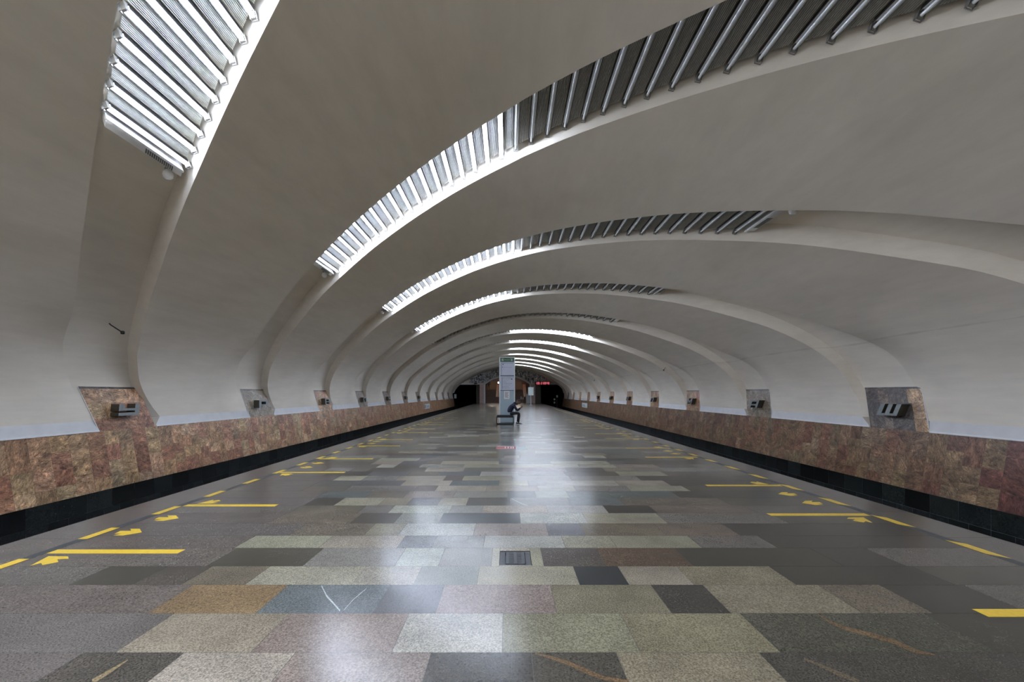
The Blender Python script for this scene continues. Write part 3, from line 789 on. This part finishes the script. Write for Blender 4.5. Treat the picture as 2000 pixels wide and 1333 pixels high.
# ------------------------------------------------------------------ bench
BY = 21.9
bn = thing('bench', 'low black bench with tubular frame in front of the information pillar', 'bench', (-.165, BY, 0))
bw = .405; bd = .52
mb = MB(); mb.box(-bw + .015, bw - .015, .0, bd, .335, .445)
so = mb.build('seat', 'seat', bn)
md = so.modifiers.new('b', 'BEVEL'); md.width = .02; md.segments = 3
for y in (.02, bd - .02):
    mb = MB(); c = .05; r = .017; z1_ = .40; pts = []
    for cx, cz, a0 in ((-bw + c, c + r, 270), (bw - c, c + r, 360), (bw - c, z1_ - c, 450), (-bw + c, z1_ - c, 540)):
        q = [(cx + c * math.cos(math.radians(a0 + d - 0)), y, cz + c * math.sin(math.radians(a0 + d))) for d in ((-90, -60, -30, 0) if a0 == 270 else (-90, -60, -30, 0))]
        pts += q
    pts.append(pts[0]); mb.tube(pts, r, 8, cap=False); mb.build('frame_loop', 'steel', bn)
mb = MB()
for sx in (-1, 1): mb.tube([(sx * (bw - .05), .02, .36), (sx * (bw - .05), bd - .02, .36)], .012, 8)
mb.build('cross_rail', 'steel', bn)

# ------------------------------------------------------------------ people
def skin_body(name, joints, edges, m, parent, levels=2, rootidx=0):
    me = bpy.data.meshes.new(name); me.from_pydata([j[0] for j in joints], edges, [])
    o = bpy.data.objects.new(name, me); C.objects.link(o)
    sk = o.modifiers.new('skin', 'SKIN'); sk.use_smooth_shade = True
    for i, j in enumerate(joints):
        d = me.skin_vertices[0].data[i]; r = j[1]; d.radius = r if isinstance(r, tuple) else (r, r); d.use_root = (i == rootidx)
    ss = o.modifiers.new('sub', 'SUBSURF'); ss.levels = levels; ss.render_levels = levels
    bpy.context.view_layer.update()
    me2 = bpy.data.meshes.new_from_object(o.evaluated_get(bpy.context.evaluated_depsgraph_get()))
    bpy.data.objects.remove(o); bpy.data.meshes.remove(me)
    me2.materials.clear(); me2.materials.append(M[m])
    for p in me2.polygons: p.use_smooth = True
    n = bpy.data.objects.new(name, me2); C.objects.link(n); n.parent = parent; return n
def uv_head(mb, c, fwd, up, r=(.078, .098, .118), mi=0):
    """a head with brow, nose and chin; fwd and up are its axes"""
    fwd = Vector(fwd).normalized(); up = Vector(up); up = (up - fwd * up.dot(fwd)).normalized(); sd = fwd.cross(up); c = Vector(c)
    rows_ = []; n, mm = 20, 16
    for i in range(mm + 1):
        ph = -math.pi / 2 + math.pi * i / mm; row = []
        for k in range(n):
            th = 2 * math.pi * k / n
            a = math.cos(ph) * math.cos(th); b = math.cos(ph) * math.sin(th); e = math.sin(ph)
            f = r[1] * a; s_ = r[0] * b; u = r[2] * e
            if e < -.1: s_ *= 1 + .28 * (e + .1); f += .012 * max(0, a) * (-e)
            front = max(0, a) ** 6
            nose = math.exp(-(b / .16) ** 2) * math.exp(-((e + .12) / .13) ** 2) * max(0, a)
            brow = math.exp(-((e - .14) / .08) ** 2) * front * .006
            eye = math.exp(-((abs(b) - .36) / .13) ** 2) * math.exp(-(e / .08) ** 2) * max(0, a) * .010
            mouth = math.exp(-(b / .3) ** 2) * math.exp(-((e + .5) / .06) ** 2) * max(0, a) * .006
            f += nose * .036 + brow - eye - mouth + math.exp(-(b / .3) ** 2) * math.exp(-((e + .82) / .16) ** 2) * .018
            row.append(c + fwd * f + sd * s_ + up * u)
        rows_.append(row)
    mb.grid(rows_, mi, True, closed=True)
    for s1_ in (-1, 1):
        e = c + sd * s1_ * r[0] * .98 - fwd * .01
        mb.tube([e - up * .03, e - up * .012 + sd * s1_ * .008, e + up * .015 + sd * s1_ * .012, e + up * .03], [.006, .011, .014, .006], 8, mi=mi)
def hand(mb, wrist, palm_dir, normal, thumb_side, curl=.6, s=1.0, mi=0):
    """palm with four unequal bent fingers and a thumb"""
    d = Vector(palm_dir).normalized(); nrm = Vector(normal); nrm = (nrm - d * nrm.dot(d)).normalized(); sd = d.cross(nrm) * thumb_side
    w_ = Vector(wrist)
    mb.tube([w_ - d * .03, w_, w_ + d * .04, w_ + d * .085], [.024, .026, .036, .034], 10, mi=mi)
    for i, (off, ln) in enumerate(((.028, .068), (.010, .076), (-.009, .071), (-.027, .055))):
        p = w_ + d * .08 + sd * off; pts = [p]; a = 0
        for q in range(3):
            a += curl * (.6 if q == 0 else .9)
            p = p + (d * math.cos(a) + nrm * math.sin(a)) * ln * (.42, .33, .25)[q]; pts.append(p)
        mb.tube(pts, [.0095, .009, .008, .006], 8, mi=mi)
    p = w_ + d * .03 + sd * .030
    mb.tube([p, p + (d * .5 + sd * .6 + nrm * .35) * .04, p + (d * .85 + sd * .55 + nrm * .75) * .065], [.012, .010, .007], 8, mi=mi)
PX, PYY = 0.0, 22.13
man = thing('person', 'person in navy jacket and dark trousers bent over a phone on the bench', 'person', (PX, PYY, 0))
# torso and jacket (x is towards the right of the picture)
JT = [((.09, 0, .575), (.165, .135)), ((.065, 0, .66), (.18, .15)), ((.12, 0, .80), (.19, .155)), ((.235, 0, .92), (.175, .135)), ((.33, 0, 1.0), (.085, .085)), ((.385, 0, 1.045), (.07, .07)),
      ((.27, -.18, .91), (.075, .075)), ((.36, -.215, .77), (.062, .062)), ((.43, -.19, .665), (.055, .055)), ((.52, -.13, .735), (.046, .046)), ((.575, -.07, .785), (.040, .040)),
      ((.27, .18, .91), (.075, .075)), ((.36, .215, .77), (.062, .062)), ((.43, .19, .675), (.055, .055)), ((.52, .12, .745), (.046, .046)), ((.565, .06, .79), (.040, .040))]
JE = [(0, 1), (1, 2), (2, 3), (3, 4), (4, 5), (3, 6), (6, 7), (7, 8), (8, 9), (9, 10), (3, 11), (11, 12), (12, 13), (13, 14), (14, 15)]
TR = [((.09, 0, .555), (.12, .105)), ((.16, -.09, .53), (.085, .085)), ((.34, -.11, .545), (.078, .078)), ((.52, -.12, .535), (.066, .066)), ((.52, -.12, .40), (.06, .06)), ((.495, -.12, .22), (.052, .052)), ((.485, -.12, .085), (.045, .045)),
      ((.16, .09, .53), (.085, .085)), ((.34, .11, .545), (.078, .078)), ((.505, .12, .535), (.066, .066)), ((.495, .12, .40), (.06, .06)), ((.46, .12, .22), (.052, .052)), ((.445, .12, .085), (.045, .045))]
TE = [(0, 1), (1, 2), (2, 3), (3, 4), (4, 5), (5, 6), (0, 7), (7, 8), (8, 9), (9, 10), (10, 11), (11, 12)]
# one continuous body carries head, neck and hands
mb = MB()
mb.tube([(.24, 0, .90), (.30, 0, .95), (.36, 0, .99), (.43, 0, 1.03), (.475, 0, 1.05)], [.05, .055, .056, .055, .052], 14)
uv_head(mb, (.495, 0, 1.085), (.76, 0, -.65), (.60, 0, .80))
hand(mb, (.595, -.055, .80), (.75, .25, .55), (.0, .75, .3), 1, .5)
hand(mb, (.585, .045, .805), (.75, -.25, .5), (.0, -.75, .3), -1, .5)
mb.tube([(.52, -.13, .735), (.6, -.05, .805)], [.03, .024], 10); mb.tube([(.52, .12, .745), (.59, .04, .81)], [.03, .024], 10)
mb.build('body', 'skin', man)
jk = skin_body('jacket', JT, JE, 'jacket', man)
mb = MB(); rws = []
for i in range(11):                                     # hood folded on the back of the neck
    ph_ = -math.pi / 2 + math.pi * i / 10; row = []
    for k in range(18):
        th = 2 * math.pi * k / 18
        p = Vector((.085 * math.cos(ph_) * math.cos(th), .125 * math.cos(ph_) * math.sin(th), .075 * math.sin(ph_)))
        p.rotate(Matrix.Rotation(math.radians(-38), 3, 'Y')); row.append(Vector((.305, 0, 1.015)) + p)
    rws.append(row)
mb.grid(rws, 0, True, closed=True)
mb.tube([(.395 + .035 * math.cos(t), .078 * math.sin(t), 1.005 - .045 * math.cos(t)) for t in [2 * math.pi * k / 16 for k in range(17)]], .026, 8, cap=False)
mb.build('hood', 'jacket', jk)
skin_body('trousers', TR, TE, 'trousers', man)
mb = MB(); rows_ = []
hc = Vector((.488, 0, 1.098)); fw = Vector((.76, 0, -.65)); up_ = Vector((.65, 0, .76)); sd_ = Vector((0, 1, 0))
for i in range(9):
    ph = -.25 + (math.pi / 2 + .25) * i / 8; row = []
    for k in range(18):
        th = 2 * math.pi * k / 18; a = math.cos(ph) * math.cos(th)
        lift = .55 if a > .35 and ph < .6 else 0
        pz = math.sin(max(ph, lift))
        row.append(hc + fw * (.108 * math.cos(max(ph, lift)) * math.cos(th) - .008) + sd_ * (.086 * math.cos(max(ph, lift)) * math.sin(th)) + up_ * (.122 * pz))
    rows_.append(row)
mb.grid(rows_, 0, True, closed=True); mb.build('hair', 'hair', man)
for n, (x, y) in enumerate(((.485, -.12), (.445, .12))):
    mb = MB(); ro = []
    for t, wd, hh in ((-.085, .028, .05), (-.06, .042, .085), (0, .044, .10), (.06, .046, .075), (.12, .048, .055), (.17, .04, .045), (.195, .016, .03)):
        ro.append([(x + t, y - wd, .018), (x + t, y - wd * .95, hh * .7), (x + t, y - wd * .4, hh), (x + t, y + wd * .4, hh), (x + t, y + wd * .95, hh * .7), (x + t, y + wd, .018)])
    mb.grid(ro, 0, True, closed=True); mb.face(ro[0][::-1]); mb.face(ro[-1]); sh = mb.build('shoe', 'shoe', man)
    mb = MB(); ro2 = [[(q[0][0], q[0][1] - .003, 0), (q[0][0], q[0][1] - .003, .02), (q[-1][0], q[-1][1] + .003, .02), (q[-1][0], q[-1][1] + .003, 0)] for q in ro]
    mb.grid(ro2, 0, False, closed=True); mb.face(ro2[0][::-1]); mb.face(ro2[-1])
    if n == 1: mb.tube([(x - .02, y - .03, .105), (x + .05, y - .03, .09)], .018, 8)
    mb.build('sole', 'sole', sh)
ph = thing('phone', "dark phone held in the seated person's hands", 'phone', (PX + .665, PYY, .868))
mb = MB(); mb.box(-.004, .004, -.037, .037, -.075, .075); b_ = mb.build('case', 'phone', ph); b_.rotation_euler = (0, math.radians(52), 0)
mb = MB(); mb.box(-.0048, -.0042, -.033, .033, -.068, .068); s_ = mb.build('screen', 'ink', b_)

# distant person on the stair landing
p2 = thing('person', 'distant person in dark clothes standing on the left stair landing, head hidden by the arch', 'person', (-3.5, 80.6, 2.15))
skin_body('body', [((0, 0, .92), (.15, .12)), ((0, 0, 1.2), (.16, .12)), ((0, 0, 1.42), (.13, .1)), ((0, 0, 1.53), (.055, .055)), ((0, -.01, 1.66), (.09, .1)), ((.1, 0, .85), .085), ((.11, 0, .48), .062), ((.12, .02, .09), .045), ((.12, -.13, .04), .04),
     ((-.1, 0, .85), .085), ((-.11, 0, .48), .062), ((-.12, .02, .09), .045), ((-.12, -.13, .04), .04), ((.2, 0, 1.4), .06), ((.26, 0, 1.12), .048), ((.25, -.05, .86), .038), ((-.2, 0, 1.4), .06), ((-.26, 0, 1.12), .048), ((-.25, -.05, .86), .038)],
     [(0, 1), (1, 2), (2, 3), (3, 4), (0, 5), (5, 6), (6, 7), (7, 8), (0, 9), (9, 10), (10, 11), (11, 12), (2, 13), (13, 14), (14, 15), (2, 16), (16, 17), (17, 18)], 'trousers', p2, 1)

# ------------------------------------------------------------------ small fittings
# red clock over the right tunnel
cl = thing('digital_clock', 'wide red digital clock hanging over the right tunnel mouth', 'clock', (0, 68.9, 0))
xa, zt = cm(1044.8, 746, 68.9); xb, zb_ = cm(1072.8, 752.2, 68.9)
mb = MB(); mb.box(xa, xb, 0, .18, zb_, zt); mb.build('case', 'ledbox', cl)
SEG = {'0': 'abcdef', '1': 'bc', '2': 'abged', '4': 'fgbc', '5': 'afgcd', '9': 'abcdfg', ':': ':'}
mb = MB(); hgt = (zt - zb_) * .70; z0 = zb_ + (zt - zb_) * .15; x = xa + .10; dw = hgt * .44; tk = .045
def seg(x, ch):
    if ch == ':':
        for q in (.25, .7): mb.box(x, x + tk, -.012, -.001, z0 + hgt * q, z0 + hgt * q + tk)
        return
    hm = hgt / 2
    D_ = dict(a=(0, dw, hgt - tk, hgt), d=(0, dw, 0, tk), g=(0, dw, hm - tk / 2, hm + tk / 2), b=(dw - tk, dw, hm, hgt), c=(dw - tk, dw, 0, hm), f=(0, tk, hm, hgt), e=(0, tk, 0, hm))
    for q in SEG[ch]:
        r_ = D_[q]; mb.box(x + r_[0], x + r_[1], -.012, -.001, z0 + r_[2], z0 + r_[3])
for grp, xs_ in (('1:05', xa + .12), ('21:09:49', xa + .90)):
    x = xs_
    for ch in grp: seg(x, ch); x += (dw + .045) if ch != ':' else .075
mb.build('digits', 'led', cl)
mb = MB()
for x in (xa + .4, xb - .4): mb.tube([(x, .09, zt), (x, .09, zt + .5), (x, .28, zt + .52)], .02, 6)
mb.build('hanger', 'steel', cl)

def simple(name, label, cat, parts, loc=(0, 0, 0), group=None):
    t = thing(name, label, cat, loc, group)
    for nm, m, boxes in parts:
        mb = MB()
        for b in boxes: mb.box(*b)
        mb.build(nm, m, t)
    return t
# help column and board
simple('help_column', 'grey help column with a dark top in front of the right arch pier', 'help column',
       [('cabinet', 'box', [(-.32, .32, -.2, .2, 0, 1.42)]), ('dark_cap', 'brown', [(-.28, .26, -.2, .2, 1.42, 1.72)]), ('door', 'box', [(-.27, .27, -.225, -.2, .12, 1.3)])], (2.98, 68.4, 0))
t = simple('board_stand', 'white information board on a thin post at the right of the arch', 'information board',
       [('board', 'board', [(-.33, .33, -.03, .03, 1.26, 2.26)]), ('board_frame', 'box', [(-.35, .35, -.02, .04, 2.26, 2.30), (-.35, .35, -.02, .04, 1.22, 1.26), (-.35, -.33, -.02, .04, 1.26, 2.26), (.33, .35, -.02, .04, 1.26, 2.26)]), ('base', 'paper', [(-.2, .2, -.2, .2, 0, .025)])], (2.87, 58.0, 0))
mb = MB(); mb.tube([(0, .06, .02), (0, .06, 1.9)], .035, 10); mb.build('post', 'paper', t)
for n, (x, y) in enumerate(((2.05, 73.6), (2.35, 73.4))):
    simple('handrail_post', ('short white-topped handrail post nearer the pillar at the right stair foot', 'short white-topped handrail post nearer the help column at the right stair foot')[n], 'handrail post',
           [('shaft', 'steel', [(-.05, .05, -.05, .05, 0, .55)]), ('white_top', 'whitepaint', [(-.07, .07, -.07, .07, .55, 1.0 - .12 * n)])], (x, y, 0))
# signs on the track walls
for side, sgn, ya, yb, zc in (('left', -1, 44.4, 47.3, .20), ('right', 1, 47.3, 50.6, .22)):
    t = thing('station_sign', 'white station name sign on the marble of the %s track wall' % side, 'sign')
    xw = wx(zc) - .02; mb = MB(); zz0, zz1 = zc - .26, zc + .26
    mb.box(sgn * xw - .02, sgn * xw + .02, ya, yb, zz0, zz1); mb.build('plate', 'board', t)
    T = (lambda u, v: (-(xw - .021), ya + .75 + u, zc - .14 + v)) if sgn < 0 else (lambda u, v: (xw - .021, yb - .35 - u, zc - .14 + v))
    mb = text_mb('Уралмаш', .42, T)
    if sgn < 0: mb.box(-(xw - .0205), -(xw - .0225), ya + .15, ya + .5, zc - .17, zc + .17)
    mb.build('lettering', 'ink', t)
# camera, boxes at the tunnels
t = simple('security_camera', 'small dark security camera on the lintel by the left tunnel', 'camera', [('bracket', 'clip', [(-.03, .03, 0, .2, -.03, .03)]), ('housing', 'shoe', [(-.22, .22, -.25, .0, -.09, .09)])], (-4.95, 69.0, 3.0))
simple('signal_box', 'white box high on the left tunnel wall', 'signal box', [('box', 'board', [(-.16, .16, -.1, .1, -.3, .3)]), ('hood', 'box', [(-.2, .2, -.16, .1, .3, .34)])], (-8.03, 68.95, 1.05))
for n, (px, py, hh, lab) in enumerate(((1088, 774.5, .18, 'white box highest at the right tunnel mouth'), (1082.8, 780.5, .13, 'small white box below the highest one at the right tunnel mouth'), (1082.8, 787, .13, 'lowest small white box at the right tunnel mouth'))):
    Y = 71.0; x, z = cm(px, py, Y)
    simple('signal_box', lab, 'signal box', [('box', 'board', [(-.12, .12, -.1, .1, -hh, hh)]), ('pole', 'clip', [(-.02, .02, .1, .14, -1.2 - z, hh)])], (x, Y, z))
# hooks left in the plaster
for n, (px, py, dx, lab) in enumerate(((213, 633, 1, 'dark metal hook rod sticking out of the plaster above the nearest left bracket'), (1300, 719, -1, 'dark metal hook rod in the plaster of the right wall above the third bracket'), (1162, 741, -1, 'short dark hook rod in the plaster of the right wall near the sixth bracket'))):
    # find the shell point behind that pixel
    best = None
    for i in range(NT * 4):
        x, z, nx, nz = prof_at(i / (NT * 4 - 1))
        if abs(px - VX) < 1: continue
        Y = FPX * x / (px - VX)
        if Y <= 1: continue
        e = abs(VY - FPX * (z - H) / Y - py)
        if best is None or e < best[0]: best = (e, x, Y, z, nx, nz)
    _, x, Y, z, nx, nz = best
    hk = thing('hook_rod', lab, 'hook', (x, Y, z), None)
    n_in = Vector((-nx, 0, -nz)); a = n_in * -.30; b = n_in * .02 + Vector((.0, .28, -.12)) * (1 if n == 0 else .8)
    mb = MB(); mb.tube([n_in * .0, n_in * .03 + b * .05, b], .011, 8); mb.build('rod', 'steel', hk)
    mb = MB(); mb.lathe([(.001, -.035), (.03, -.03), (.035, 0), (.03, .03), (.001, .035)], 10, o=tuple(b)); mb.build('knob', 'steel', hk)

# unseen wall added behind the camera to keep light in the hall
mb = MB(); mb.face([(-9.2, YBACK, -1.2), (9.2, YBACK, -1.2), (9.2, YBACK, 6.2), (-9.2, YBACK, 6.2)][::-1])
tag(mb.build('wall_back', 'plaster'), 'plain unseen wall added behind the camera', kind='structure')
